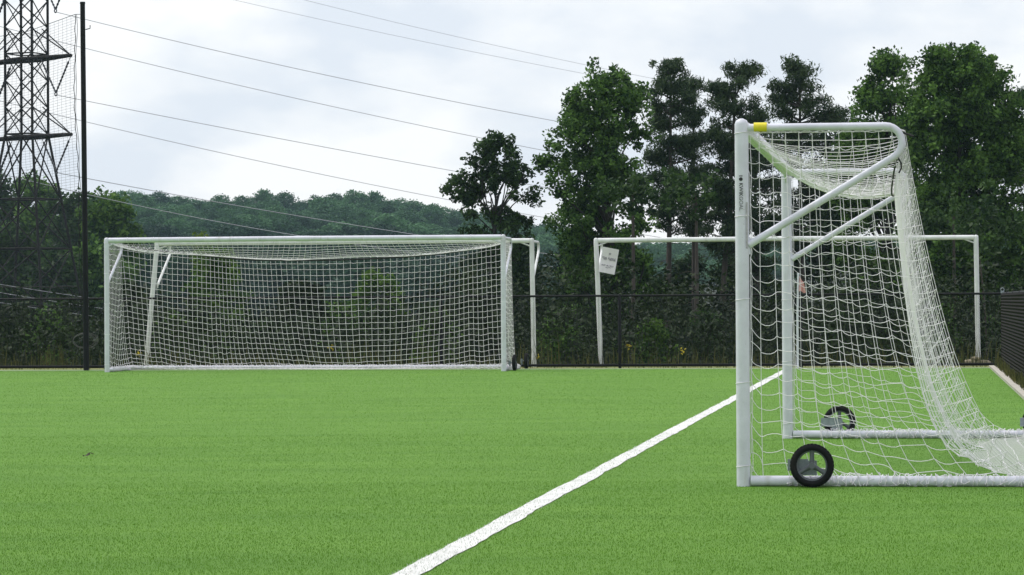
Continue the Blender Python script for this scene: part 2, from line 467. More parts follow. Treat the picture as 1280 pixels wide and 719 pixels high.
def net_local(TT, TB, seed, slack_mid=.10, rope_slack=1.004, W=7.42, NS=66, edge_slack=1.035, shear=0.0, NSEG=4):
    """cords (segments in goal coordinates s, t, z) of a relaxed box net"""
    rg = np.random.default_rng(seed)
    nt, nr, ns = 12, 25, NS
    ZT = 2.44; ZB = .045
    idx = {}; pos = []; pin = []
    def node(key, p, pn=False):
        if key not in idx:
            idx[key] = len(pos); pos.append(p); pin.append(pn)
        return idx[key]
    for i in range(nt + nr + 1):
        for j in range(ns):
            s = W * j / (ns - 1)
            if i <= nt:
                u = i / nt; p = (s, .03 + (TT - .03) * u, ZT)
            else:
                u = (i - nt) / nr; p = (s, TT + (TB - TT) * u, ZT + (ZB - ZT) * u)
            sg = .30 * 4 * (s / W) * (1 - s / W)
            if i <= nt: p = (p[0], p[1] - .10 * (i / nt) * sg / .3, p[2] - sg * i / nt)
            else: p = (p[0], p[1] - .10 * (1 - u) * sg / .3, p[2] - sg * (1 - u))
            sh = shear * math.sin(s / W * 8.5 + 1.0) * math.sin(math.pi * s / W)
            p = (p[0] + sh * (i / nt if i <= nt else 1 - u), p[1], p[2])
            pn = (i == 0) or (i in (nt, nt + nr)) or (i <= nt and j in (0, ns - 1))
            node(('m', i, j), p, pn)
    for sd, j in ((0, 0), (1, ns - 1)):
        for k in range(nr + 1):
            z = ZT + (ZB - ZT) * k / nr; tr = TT + (TB - TT) * k / nr
            for m in range(nt + 1):
                if k == 0: idx[('s', sd, k, m)] = idx[('m', m, j)]
                elif m == nt: idx[('s', sd, k, m)] = idx[('m', nt + k, j)]
                else:
                    pn = (k == nr) or (m == 0 and k % 3 == 0)
                    node(('s', sd, k, m), (W * sd, .055 + (tr - .055) * m / nt, z), pn)
    pos = np.array(pos, float); pin = np.array(pin)
    E = []; L = []; kind = []
    def edge(a, b, f, rope=0):
        if a == b: return
        q = pos[a]
        if f > 1.012: f += .085 * noise.noise(Vector((q[0] * .9 + seed, q[2] * 1.3, q[1] * 1.1)))
        E.append((a, b)); L.append(np.linalg.norm(pos[a] - pos[b]) * f); kind.append(rope)
    for i in range(nt + nr + 1):
        for j in range(ns):
            q = idx[('m', i, j)]
            if j < ns - 1:
                f = rope_slack if i == nt else (.998 if i < nt else 1.03)
                edge(q, idx[('m', i, j + 1)], f, 1 if i == nt else 0)
            if i < nt + nr:
                mid = math.sin(math.pi * j / (ns - 1))
                f = 1.006 + .012 * mid if i < nt else edge_slack + slack_mid * mid ** .7
                edge(q, idx[('m', i + 1, j)], f * (1 + .015 * rg.standard_normal()))
    for sd in (0, 1):
        for k in range(nr + 1):
            for m in range(nt + 1):
                q = idx[('s', sd, k, m)]
                if m < nt and k > 0: edge(q, idx[('s', sd, k, m + 1)], 1.09 + .03 * rg.standard_normal())
                if k < nr and m < nt: edge(q, idx[('s', sd, k + 1, m)], 1.015 + .06 * m / nt + .02 * rg.standard_normal())
    E = np.array(E); L = np.array(L); kind = np.array(kind)
    start = pos + np.where(pin[:, None], 0, rg.standard_normal(pos.shape) * .008)
    out = relax(start, pin, E, L)
    A = out[E[:, 0]]; B = out[E[:, 1]]
    d = np.linalg.norm(B - A, axis=1)
    sl = np.sqrt(np.maximum(L ** 2 - d ** 2, 0)) * .5
    dirn = rg.standard_normal(A.shape) * .7 + np.array([0, 0, -.8])
    dirn /= np.linalg.norm(dirn, axis=1, keepdims=True)
    net = kind == 0
    sagv = dirn * (np.minimum(sl, .03) * .8)[:, None]
    fr_ = [A + (B - A) * (i / NSEG) + sagv * (4 * (i / NSEG) * (1 - i / NSEG)) for i in range(NSEG + 1)]
    LA = [q[net] for q in fr_[:-1]]; LB = [q[net] for q in fr_[1:]]
    # ties round the posts and the crossbar
    ties = []
    for s_ in (0, W):
        for k in range(0, nr, 6):
            ties.append((np.array([s_, 0, ZT + (ZB - ZT) * k / nr]), np.array([1.0, 0, 0]), np.array([0, 1.0, .12]), .0500))
    for j in range(4, ns - 3, 5):
        ties.append((np.array([W * j / (ns - 1), 0, 2.4905]), np.array([.1, 1.0, 0]), np.array([0, 0, 1.0]), .0495))
    for c, u, v, r in ties:
        ring = np.array([c + u * r * math.cos(t) + v * r * math.sin(t) for t in np.linspace(0, 2 * math.pi, 15)])
        for dx in (0,):
            LA.append(ring[:-1] + np.array([dx, 0, dx])); LB.append(ring[1:] + np.array([dx, 0, dx]))
    cords = (np.concatenate(LA), np.concatenate(LB))
    rope = np.concatenate([out[[idx[('m', nt, j)] for j in range(ns)]]])
    return cords, rope


def lashing(p, q, r, rg, turns):
    """untidy net gathered and lashed round a tube from p to q (goal coordinates)"""
    ax = (q - p); ln = np.linalg.norm(ax); ax = ax / ln
    u = np.cross(ax, UP); u /= np.linalg.norm(u); w = np.cross(ax, u)
    A = []
    n = turns * 7
    for i in range(n):
        s = ln * min(max((i + 2.5 * rg.standard_normal()) / n, 0), 1); a = 2 * math.pi * i / 7 + rg.standard_normal() * .5
        rr = r * (1.05 + .35 * rg.random())
        c = p + ax * s + (u * math.cos(a) + w * math.sin(a)) * rr
        c[2] = max(c[2], .006)
        A.append(c)
    A = np.array(A)
    return A[:-1], A[1:]


def fillet_path(a, v, b, r, n=10):
    """a -> rounded corner near v -> b"""
    a, v, b = (np.array(q, float) for q in (a, v, b))
    d1 = (a - v) / np.linalg.norm(a - v); d2 = (b - v) / np.linalg.norm(b - v)
    cs = float(np.dot(d1, d2)); half = math.acos(max(-1, min(1, cs))) / 2
    L = r / math.tan(half); bis = d1 + d2; bis /= np.linalg.norm(bis)
    c = v + bis * (r / math.sin(half))
    p1 = v + d1 * L; p2 = v + d2 * L
    r1 = (p1 - c); r2 = (p2 - c); tot = math.acos(max(-1, min(1, float(np.dot(r1, r2)) / r / r)))
    pts = [a]
    for i in range(n + 1):
        f = i / n
        pts.append(c + (r1 * math.sin((1 - f) * tot) + r2 * math.sin(f * tot)) / math.sin(tot))
    pts.append(b)
    return pts


def wheel(root, w, s, t, ax_s, ax_t, rr=.15, out=1):
    """a three spoke wheel standing in the depth-height plane of its goal"""
    c = w(s, t, rr)
    mb = MB()
    mb.tube([c - ax_s * .04, c + ax_s * .04], .022, 14)
    mb.ring(c, ax_t, UP, rr * .70, .012, 30, 8, 1.8)
    for k in range(3):
        a = math.pi / 2 + k * 2 * math.pi / 3
        d = ax_t * math.cos(a) + UP * math.sin(a)
        mb.tube([c + d * .012, c + d * rr * .40, c + d * rr * .70], [.020, .015, .019], 8, sx=1.0)
    whl = mb.build("wheel", M['rim'], root)
    tb = MB(); tb.ring(c, ax_t, UP, rr - .026, .026, 40, 12, 1.35)
    for k in range(36):      # tread blocks
        a = 2 * math.pi * k / 36; d = ax_t * math.cos(a) + UP * math.sin(a); tt = -ax_t * math.sin(a) + UP * math.cos(a)
        tb.box(c + d * (rr - .003), d, tt, ax_s, .003, .008, .024)
    tb.build("tyre", M['tyre'], whl)
    br = MB()
    cs = c - ax_s * .085 * out
    br.box(cs - ax_t * .10 + UP * .0, ax_t, UP, ax_s, .07, .040, .006)
    br.box(cs - ax_t * .02 - UP * .02, ax_t, UP, ax_s, .05, .05, .008)
    br.tube([c + ax_s * .03 * out, cs - ax_s * .02 * out], .012, 10)
    br.build("wheel_bracket", M['bracket'], root)


def goal(name, base, AS, AT, label, cat_group, TT=1.12, TB=2.2, vertex_t=1.40, net=None, wheels=(), sticker=(), lean=(0, 0), mtl='white', base_bars=True, cord=.0026, rope_r=.007, W=7.55):
    root = empty(name, base, label, "goal", cat_group)
    m = M[mtl]
    def w(s, t, z): return base + AS * s + AT * t + UP * z
    for i, s in enumerate((0, W)):
        mb = MB()
        top = [w(s, 0, 2.44), w(s, 0, 2.50), w(s, 0, 2.525), w(s, 0, 2.538)]
        mb.tube([w(s + lean[i], 0, 0.0), w(s + lean[i] * .6, 0, 1.0)] + top, [.0475, .0475, .0475, .0475, .038, .012], 20)
        mb.build("post", m, root)
        arm = MB()
        pth = fillet_path(w(s, .03, 2.475), w(s, vertex_t, 2.475), w(s, .045, 1.665), .115)
        arm.tube(pth, .0255, 12)
        arm.tube([w(s, .045, 1.60), w(s, .045, 1.72)], .012, 8)
        arm.build("top_arm", m, root)
        if base_bars:
            bb = MB(); bb.tube([w(s, .05, .038), w(s, TB, .038)], .036, 14)
            bb.build("base_bar", m, root)
    cb = MB(); cb.tube([w(.04, 0, 2.487), w(W / 2, 0, 2.492), w(W - .04, 0, 2.487)], .047, 20)
    for s in (W / 2,):
        cb.tube([w(s - .12, 0, 2.492), w(s + .12, 0, 2.492)], .050, 20)
    for s, sg in ((0, 1), (W, -1)):      # corner gussets
        cb.tube([w(s + sg * .03, 0, 2.38), w(s + sg * .22, 0, 2.452)], .014, 8)
    cb.build("crossbar", m, root)
    if base_bars:
        rb = MB(); rb.tube([w(-.036, TB, .038), w(W + .036, TB, .038)], .036, 14)
        rb.build("rear_bar", m, root)
    for s in sticker:
        st = MB(); st.tube([w(s, .085, 2.478), w(s, .175, 2.478)], .0315, 14)
        st.build("warning_sticker", M['yellow'], root)
    for (s, t, out) in wheels:
        wheel(root, w, s, t, AS, AT, .15, out)
    if net is not None:
        (A, B), rp = net
        rg = np.random.default_rng(int(base[1]))
        LA = [A]; LB = [B]
        for p, q, turns in ((w0, w1, tn) for (w0, w1, tn) in
                            ((np.array([0, .30, .038]), np.array([0, TB, .038]), 44), (np.array([W, .30, .038]), np.array([W, TB, .038]), 44),
                             (np.array([0, TB, .038]), np.array([W, TB, .038]), 130))):
            a, b = lashing(p, q, .040, rg, turns); LA.append(a); LB.append(b)
            a, b = lashing(p, q, .043, rg, turns); LA.append(a); LB.append(b)
        for s in (0, W):       # edge cord laced under the arms
            t = np.linspace(.05, TT, 40)
            pts = np.stack([np.full(40, s) + .006 * np.sin(t * 55), t, 2.440 + .006 * np.cos(t * 70)], 1)
            for dz in (0, .006):
                LA.append(pts[:-1] + [0, 0, dz]); LB.append(pts[1:] + [0, 0, dz])
            z = np.linspace(.1, 2.42, 60)
            pts = np.stack([np.full(60, s), .058 + .008 * np.abs(np.sin(z * 8)), z], 1)
            LA.append(pts[:-1]); LB.append(pts[1:])
        A = np.concatenate(LA); B = np.concatenate(LB)
        conv = lambda Q: Q[:, :1] * AS + Q[:, 1:2] * AT + Q[:, 2:3] * UP
        link("net", cord_mesh("net", conv(A), conv(B), cord), M['net'], root)
        if rope_r:
            mb = MB()
            pts = [w(*q) for q in rp]
            mb.tube([w(0, TT + .06, 2.40)] + [q - UP * rope_r * (1.6 if rope_r < .01 else 3.0) - AT * (.02 if rope_r < .01 else .10) for q in pts] + [w(W, TT + .06, 2.40)], rope_r, 6)
            for s, k in ((0, 1), (W, -2)):   # rope ends knotted down the brace
                q = rp[k]; zz = [w(s, q[1] - .03 + .012 * math.sin(i * 1.7), 2.36 - i * .035) for i in range(7)]
                mb.tube(zz, .006, 5)
            mb.build("sag_rope", M['rope'], root)
    return root, w


near_base = G(929.5, 608)
WN = 7.42
net_near = net_local(1.12, 2.2, 3, .15, 1.010)
goal_near, wn = goal("soccer_goal", near_base, E1, E2,
                     "nearest white goal seen side on with black wheels and yellow sticker", "portable soccer goals",
                     net=net_near, wheels=((-.115, .475, -1), (WN + .115, .475, 1), (WN + .115, 2.30, 1), (-.115, 2.30, -1)), sticker=(0,), cord=.0025, W=WN)
# lettering down the near post
post_near = [c for c in goal_near.children if c.name.startswith("post")][0]
def text_mesh(body, size, mtl, parent, origin, xdir, ydir, extr=.0004, name="lettering"):
    cu = bpy.data.curves.new("t", 'FONT'); cu.body = body; cu.size = size; cu.extrude = extr
    cu.align_x = 'LEFT'; cu.align_y = 'CENTER'; cu.offset = size * .012
    ob = bpy.data.objects.new("t", cu); COL.objects.link(ob)
    dg = bpy.context.evaluated_depsgraph_get()
    me = bpy.data.meshes.new_from_object(ob.evaluated_get(dg))
    bpy.data.objects.remove(ob); bpy.data.curves.remove(cu)
    x = Vector(xdir); y = Vector(ydir); z = x.cross(y)
    mt = Matrix((x, y, z)).transposed().to_4x4(); mt.translation = Vector(origin) - Vector(origin_of(parent))
    me.transform(mt)
    me.name = name
    return link(name, me, mtl, parent)
fr = -E1 * .0485                            # post face turned to the camera
xo = -E2 * .004
text_mesh("KWIK", .036, M['ink'], post_near, wn(0, 0, 2.093) + fr + xo, -UP, E2)
text_mesh("GOAL", .036, M['greyink'], post_near, wn(0, 0, 1.999) + fr + xo, -UP, E2)
em = MB()
em.tube([wn(0, 0, 2.118) + fr + xo - E1 * .0006, wn(0, 0, 2.118) + fr + xo + E1 * .0006], .013, 20)
em.box(wn(0, 0, 2.140) + fr + xo, E2, UP, E1, .012, .003, .0006)
em.build("emblem", M['ink'], post_near)
sl = MB(); sl.box(wn(0, 0, 1.80) + fr * .72 + E2 * .0345, E2 * .72 - E1 * -.69, UP, E1 * .72 + E2 * .69, .009, .16, .0006)
sl.build("warning_strip", mat("grey_print", (.50, .49, .52), .5, var=.35, vscale=60), post_near)

# the far goal in front of the back fence
WF = 7.55
front_base = P(134, 466, 58.3) * np.array([1, 1, 0])
net_front = net_local(1.12, 2.1, 5, .10, 1.010, WF, 76, 1.06, .30, 2)
goal_front, wf = goal("soccer_goal", front_base, E2, E1,
                      "white goal facing the camera with full white net before the back fence", "portable soccer goals",
                      TB=2.1, net=net_front, wheels=((WF + .15, .40, 1), (WF + .16, 2.1, 1)), cord=.0036, rope_r=.0155)
# two bare goals behind the fence
b2 = P(197, 466, 61.75) * np.array([1, 1, 0])
goal("soccer_goal", b2, E2, E1, "bare white goal behind the fence, mostly hidden by the netted far goal", "portable soccer goals",
     TB=1.6, lean=(-.24, .03), sticker=(0,), mtl='white_far', base_bars=False)
b3 = P(746, 460, 61.0) * np.array([1, 1, 0])
goal_sign, ws = goal("soccer_goal", b3, E2, E1, "bare white goal behind the fence carrying the paper sign", "portable soccer goals",
     TB=1.6, lean=(.085, .03), mtl='white_far', base_bars=False, W=7.42)

# paper sign hanging askew in its corner
sx = P(761, 326, 60.75)
sr = empty("paper_sign", sx, "tilted white paper sign tied in the goal corner", "sign")
ta = R(-11)
su = np.array([math.cos(ta), 0, math.sin(ta)]); sv = np.array([-math.sin(ta), 0, math.cos(ta)]); sn = np.array([0, -1.0, 0])
pb = MB()
n = 8; vs = []; fs = []
for j in range(n + 1):
    for i in range(n + 1):
        u = (i / n - .5) * .32; v = (j / n - .5) * .50
        bulge = .018 * math.sin(i / n * 5) + .012 * math.cos(j / n * 6)
        for sgn in (0, 1): vs.append(sx + su * u + sv * v + sn * (bulge + .002 * sgn))
def vi(i, j, s): return (j * (n + 1) + i) * 2 + s
for j in range(n):
    for i in range(n):
        fs.append((vi(i, j, 1), vi(i + 1, j, 1), vi(i + 1, j + 1, 1), vi(i, j + 1, 1)))
        fs.append((vi(i, j, 0), vi(i, j + 1, 0), vi(i + 1, j + 1, 0), vi(i + 1, j, 0)))
pb.add(vs, fs, True); pb.build("sheet", M['paper'], sr)
for (v, words, h) in ((.135, [(-.02, .02)], .020), (.045, [(-.14, -.06), (-.02, .13)], .020), (.02, [(-.11, -.05), (0, .12)], .014),
                      (-.10, [(-.13, -.05), (-.03, .10)], .016), (-.135, [(-.04, .07)], .016)):
    for (u0, u1) in words:
        ink = MB()
        u = u0
        while u < u1:
            cw = .008 + .007 * random.random()
            for dv in (-1, 0, 1):
                if random.random() < .75:
                    q = u + cw / 2; bul = .018 * math.sin((q / .34 + .5) * 5) + .012 * math.cos((v / .52 + .5) * 6)
                    ink.box(sx + su * q + sv * (v + dv * h * .6) + sn * (bul + .006), su, sv, sn, cw * .5, h * .28, .002)
            u += cw + .004
        ink.build("printed_word", M['paperink'], sr)

# ------------------------------------------------------------------ corner flag
cfp = along(CORNER, la + .16, TOUCH + .12)
cf = empty("corner_flag", cfp, "white corner flag pole with limp faded red flag", "corner flag")
mb = MB(); mb.tube([cfp, cfp + UP * 1.0, cfp + UP * 1.78 + E2 * .02], [.022, .02, .018], 10)
mb.tube([cfp + UP * 1.78 + E2 * .02, cfp + UP * 1.80 + E2 * .02], [.02, .008], 10)
mb.build("pole", M['white'], cf)
mb = MB(); vs = []; fs = []
for j in range(9):
    for i in range(9):
        v = j / 8; u = i / 8
        x = .02 + u * (.10 + .04 * v); z = 1.74 - v * .30 - u * (.10 * (1 - v)) + .02 * math.sin(u * 6)
        y = .03 * math.sin(u * 9 + v * 3)
        for s in (0, 1): vs.append(cfp + E2 * x + E1 * (y + .003 * s) + UP * z)
def vj(i, j, s): return (j * 9 + i) * 2 + s
for j in range(8):
    for i in range(8):
        fs += [(vj(i, j, 0), vj(i + 1, j, 0), vj(i + 1, j + 1, 0), vj(i, j + 1, 0)), (vj(i, j, 1), vj(i, j + 1, 1), vj(i + 1, j + 1, 1), vj(i + 1, j, 1))]
mb.add(vs, fs, True); mb.build("flag", M['flagcloth'], cf)

# ------------------------------------------------------------------ chain link fences
def chain(name, o, ax, length, z0, z1, mesh, r, parent):
    nx = int(length / (mesh / 2)); nz = int((z1 - z0) / (mesh / 2))
    i = np.arange(nx); A = []; B = []
    nrm = np.cross(ax, UP)
    for s in (0, 1):
        k = np.arange(nz)
        I, K = np.meshgrid(i[::2] if True else i, k, indexing='ij')
        # zig-zag wires: at row k a wire sits at column I or I+1
        xa = (I + ((K + s) % 2)) * mesh / 2; xb = (I + ((K + 1 + s) % 2)) * mesh / 2
        off = (.5 - s) * r * 2
        A.append(o + ax * xa.reshape(-1, 1) + UP * (z0 + K.reshape(-1, 1) * mesh / 2) + nrm * off)
        B.append(o + ax * xb.reshape(-1, 1) + UP * (z0 + (K.reshape(-1, 1) + 1) * mesh / 2) + nrm * off)
    A = np.concatenate(A); B = np.concatenate(B); org = origin_of(parent)
    return link(name, cord_mesh(name, A - org, B - org, r), M['chain'], parent)

HT = 1.39
def fence(o, ax, posts, length, label, corner=False, meshw=.06):
    root = empty("chain_link_fence", o, label, "fence", "black chain link fences")
    for a in posts:
        mb = MB(); mb.tube([o + ax * a - UP * .05, o + ax * a + UP * (HT + .01), o + ax * a + UP * (HT + .035)], [.030, .030, .012], 12)
        mb.build("fence_post", M['black_pipe'], root)
    mb = MB(); mb.tube([o + UP * HT, o + ax * length + UP * HT], .021, 10); mb.build("top_rail", M['black_pipe'], root)
    mb = MB(); mb.tube([o + UP * .055, o + ax * length + UP * .055], .024, 10); mb.build("bottom_rail", M['black_pipe'], root)
    chain("chain_mesh", o + np.cross(ax, UP) * .028, ax, length, .06, HT, meshw, .0017, root)
    return root
off = dist_along(FB, E2)
plist = [-(off) - 3.48 * k for k in range(-1, 5)]
plist = [p for p in plist if p > .6]
f_back = fence(CORNER, -E2, [0.0] + plist, 26, "long low black chain link fence along the back of the field")
f_side = fence(along(CORNER, 0, -.04), -E1, [3.4, 6.8, 10.2, 13.6, 17.0], 20, "low black chain link fence running towards the camera at right", meshw=.055)
mb = MB(); mb.ring(CORNER + UP * (HT + .075), E2, UP, .032, .007, 18, 6); mb.tube([CORNER + UP * HT, CORNER + UP * (HT + .045)], .035, 12)
mb.build("loop_cap", M['bracket'], f_back)

# coil of wire hooked on the fence beside the tall pole
cc = P(105, 426, 60.55)
mb = MB()
for k in range(5):
    mb.ring(cc + np.array([.01 * k, .012 * (k - 2) - .06, .012 * math.sin(k * 2.2)]), E2 * 1.25, UP * .75, .17 + .008 * k, .0035, 30, 5)
mb.tube([cc + np.array([-.19, -.05, -.02]), cc + np.array([-.08, -.06, -.14]), cc + np.array([.12, -.06, -.17])], .004, 5)
tag(mb.build("wire_coil", mat('dull_wire', (.09, .09, .09), .6), at=cc), "loose grey wire coil hanging on the fence by the tall pole", "wire coil")

# ------------------------------------------------------------------ tall pole and ball stop net
pb0 = P(108, 463, 59.9) * np.array([1, 1, 0]); ptop = P(103.2, 5, 59.9)
pr = empty("net_pole", pb0, "tall black steel pole rising left of the far goal", "pole")
mb = MB(); mb.tube([pb0 - UP * .1, (pb0 + ptop) / 2, ptop], [.056, .052, .048], 16); mb.build("shaft", M['black_pipe'], pr)
mb = MB(); mb.tube([ptop, ptop + UP * .04], [.055, .05], 16); mb.build("cap", M['black_pipe'], pr)
mb = MB(); q = P(107, 37, 59.85); mb.tube([q, q + np.array([.09, -.02, .02]), q + np.array([.09, -.02, .08])], .010, 6)
mb.build("pulley_hook", M['black_pipe'], pr)
# netting
nr_ = empty("ball_stop_net", along(pb0, -2.0), "thin black ball stop netting hung left of the tall pole", "net")
cols = 62; rows = 110; mesh = .085
top = P(99, 18, 59.9)
nodes = np.zeros((cols, rows, 3))
for i in range(cols):
    x = i * mesh
    sag = -.42 * math.sin(min(x / 8.0, 1) * math.pi) - .16 * min(x, 1.0)
    zt = top[2] + sag
    for j in range(rows):
        f = j / (rows - 1)
        z = zt + (.95 - zt) * f
        nodes[i, j] = pb0 + (top - pb0) * np.array([1, 1, 0]) * (1 - f) - E2 * (.10 + x) + E1 * (.05 * math.sin(z * .9 + x * 1.3)) + UP * z
        nodes[i, j] += E2 * .02 * math.sin(z * 2.1 + x * .7)
A = np.concatenate([nodes[:-1].reshape(-1, 3), nodes[:, :-1].reshape(-1, 3)])
B = np.concatenate([nodes[1:].reshape(-1, 3), nodes[:, 1:].reshape(-1, 3)])
org = np.array(nr_.location)
link("netting", cord_mesh("netting", A - org, B - org, .0021), M['ballnet'], nr_)
mb = MB(); mb.tube([top + E2 * .05] + [nodes[i, 0] for i in range(cols)], .006, 5); mb.build("top_cable", M['rope'], nr_)
mb = MB(); mb.tube([nodes[0, j] + E2 * .012 * math.sin(j * .9) for j in range(rows)], .007, 5)
mb.tube([nodes[0, j] + E2 * (.03 + .012 * math.sin(j * .31)) for j in range(0, rows, 2)], .005, 5); mb.build("side_cord", M['rope'], nr_)
hz = P(50, 359, 60.1)[2]
mb = MB(); mb.tube([np.array([*(nodes[i, 0][:2]), hz + .01 * math.sin(i * .8)]) for i in range(cols)], .010, 5); mb.build("hem_cord", M['rope'], nr_)

# ------------------------------------------------------------------ fallen leaf
lp = G(108, 572)
mb = MB(); vs = []
for i in range(7):
    u = i / 6 - .5; w_ = .028 * math.cos(u * math.pi) ** .7 if abs(u) < .499 else .001
    vs += [lp + np.array([u * .06, -w_ * .8, .014 + .02 * (u * u * 2)]), lp + np.array([u * .06, w_ * .8, .026 + .016 * math.sin(u * 4)])]
mb.add(vs, [(2 * i, 2 * i + 2, 2 * i + 3, 2 * i + 1) for i in range(6)])
mb.tube([vs[-1], vs[-1] + np.array([.03, 0, -.010])], .003, 4)
tag(mb.build("fallen_leaf", M['deadleaf'], at=lp), "single dark dead leaf lying on the green turf", "leaf")

# tan bag by the foot of the goal behind the fence
sp = P(1222, 458, 60.0) * np.array([1, 1, 0])
mb = MB()
for (dx, dz, L, r) in ((-.14, .06, .13, .06), (.12, .055, .13, .055), (-.04, .13, .09, .045)):
    c = sp + E2 * dx + UP * dz
    mb.tube([c - E2 * L, c - E2 * L * .7, c, c + E2 * L * .7, c + E2 * L], [.02, r * .85, r, r * .8, .02], 12)
tag(mb.build("sandbag", M['sand'], at=sp), "small tan sandbags heaped at the right goal post foot", "sandbag")

# ------------------------------------------------------------------ pylon
DP = 150.0; KP = F / DP; HX = 34.5
HY = 381.0
def zpy(y): return CAMZ + (HY - y) / KP
pc = np.array([(HX - 640) / F * DP, DP, 0.0])
def rad(z):
    zw = zpy(168)
    r0 = 27.2 / KP
    return r0 if z > zw else r0 + (zw - z) * .20
def leg(k, z):
    a = R(23 + 90 * k); r = rad(z)
    return pc + np.array([math.cos(a) * r, math.sin(a) * r, z])
zb = -1.75; ztop = 25.0
pyl = empty("lattice_pylon", (pc[0], pc[1], zb), "dark steel lattice pylon standing at the left edge", "pylon")
zl = [zb, 1.2, 4.0, 6.4, zpy(168)]
z = zpy(168)
while z < ztop: z += 1.30; zl.append(z)
for k in range(4):
    mb = MB(); mb.tube([leg(k, q) for q in (zb, zpy(168), ztop)], .064, 6); mb.build("leg", M['steel'], pyl)
for k in range(4):
    k2 = (k + 1) % 4; mb = MB()
    for i in range(len(zl) - 1):
        a, b = zl[i], zl[i + 1]
        rr = .040 if i < 4 else .034
        mb.tube([leg(k, a), leg(k2, b)], rr, 4); mb.tube([leg(k2, a), leg(k, b)], rr, 4)
        if i < 4 or i % 3 == 0: mb.tube([leg(k, b), leg(k2, b)], rr, 4)
    mb.build("face_bracing", M['steel'], pyl)
AD = np.array([.693, -.721, 0]); AD /= np.linalg.norm(AD)
AL = 55.5 / KP / .573 * .975
tips = {}
for n_, y in enumerate((172, 75, -28, -110)):
    z = zpy(y); mb = MB()
    perp = np.array([-AD[1], AD[0], 0])
    for sg in (-1, 1):
        tip = pc + AD * AL * sg + UP * z
        tips[(n_, sg)] = tip
        for e in (-1, 1):
            mb.tube([pc + perp * .72 * e + UP * z, tip], .09, 5)
        mb.tube([pc + AD * .9 * sg + UP * (z + 1.45) + perp * .3, tip], .034, 4)
        mb.tube([pc + AD * .9 * sg + UP * (z + 1.45) - perp * .3, tip], .034, 4)
        for u in (.25, .45, .65, .8):
            c = pc + AD * AL * sg * u + UP * z
            mb.tube([c + perp * .72 * (1 - u), c - perp * .72 * (1 - u * 1.1)], .03, 4)
    mb.build("crossarm", M['steel'], pyl)
vpt = {}
for n_ in range(3):
    for sg in (-1, 1):
        tip = tips[(n_, sg)]; inner = pc + AD * AL * sg * .32 + UP * tip[2]
        c = pc + AD * AL * sg * .66 + UP * (tip[2] - 1.72)
        mb = MB()
        for q in (tip, inner):
            st = q + (c - q) * .16; mb.tube([q, st], .02, 4)
            ln = [st + (c - st) * (i / 18) for i in range(19)]
            mb.tube(ln, [.075 if i % 2 else .035 for i in range(19)] if sg < 0 else [.058 if i % 2 else .03 for i in range(19)], 6)
        mb.ring(c - UP * .06, AD, UP, .09, .03, 12, 5)
        mb.build("insulator_string", M['insul'], pyl)
        vpt[(n_, sg)] = c - UP * .12

# conductors: catenary-like curves through photo points, far side of the field
def conductor(label, pts, r=.015, mtl='wire', n=50):
    """pts: (px, py, d) support points; the curve hangs through them"""
    X = np.array([p[0] for p in pts], float); Y = np.array([p[1] for p in pts]); D = np.array([p[2] for p in pts])
    deg = min(2, len(pts) - 1); cy = np.polyfit(X, Y, deg); cd = np.polyfit(X, D, 1)
    xs = np.linspace(X.min(), X.max(), n)
    mb = MB(); q = [P(x, np.polyval(cy, x), np.polyval(cd, x)) for x in xs]
    mb.tube(q, r, 5)
    o = mb.build("power_line", M[mtl], at=q[0])
    return tag(o, label, "power line", "overhead power lines")
def px_of(p):
    v = ROTN.T @ (np.array(p) - np.array([0, 0, CAMZ])); return 640 + F * v[0] / -v[2], 359.5 - F * v[1] / -v[2]
conductor("upper power line of the high pair, ending in the big tree", [(*px_of(vpt[(2, 1)]), vpt[(2, 1)][1]), (400, 92, 156), (690, 151, 164), (1000, 203, 172)], .015)
conductor("lower power line of the high pair, passing above the small tree", [(-40, 24, 154), (110, 60, 156), (400, 128, 160), (675, 190, 167), (1000, 245, 174)], .015)
conductor("power line from the middle insulator, reaching the small tree's top", [(*px_of(vpt[(1, 1)]), vpt[(1, 1)][1]), (330, 168, 153), (560, 214, 160), (900, 272, 170)])
conductor("power line just below the middle one, dipping behind the small tree", [(-40, 117, 154), (110, 152, 156), (330, 202, 160), (560, 250, 164), (700, 277, 168), (900, 308, 172)])
conductor("power line from the lowest insulator, crossing in front of the far woods", [(*px_of(vpt[(0, 1)]), vpt[(0, 1)][1]), (110, 222, 150), (260, 250, 153), (490, 290, 158), (720, 322, 163)], .018, 'wire_light')
conductor("lowest power line over the woods behind the netted goal", [(-40, 205, 154), (140, 253, 156), (420, 300, 160), (700, 335, 165)], .018, 'wire_light')
conductor("faint top power line, higher of two near the top edge", [(300, -20, 170), (400, 4, 172), (540, 38, 174), (735, 83, 178), (1000, 132, 184)], .010, 'wire_light')
conductor("faint top power line, lower of two near the top edge", [(260, -8, 170), (400, 25, 172), (560, 58, 175), (735, 93, 178), (1000, 140, 184)], .010, 'wire_light')
for (y0, y1, lb) in ((355, 372, "topmost of three pale cables low at the left edge"), (365, 383, "middle one of three pale cables low at the left edge"), (378, 394, "lowest of three pale cables low at the left edge")):
    conductor(lb, [(-60, y0 - 9, 120), (0, y0, 121), (105, y1, 124), (260, y1 + 20, 128)], .011, 'wire_light')

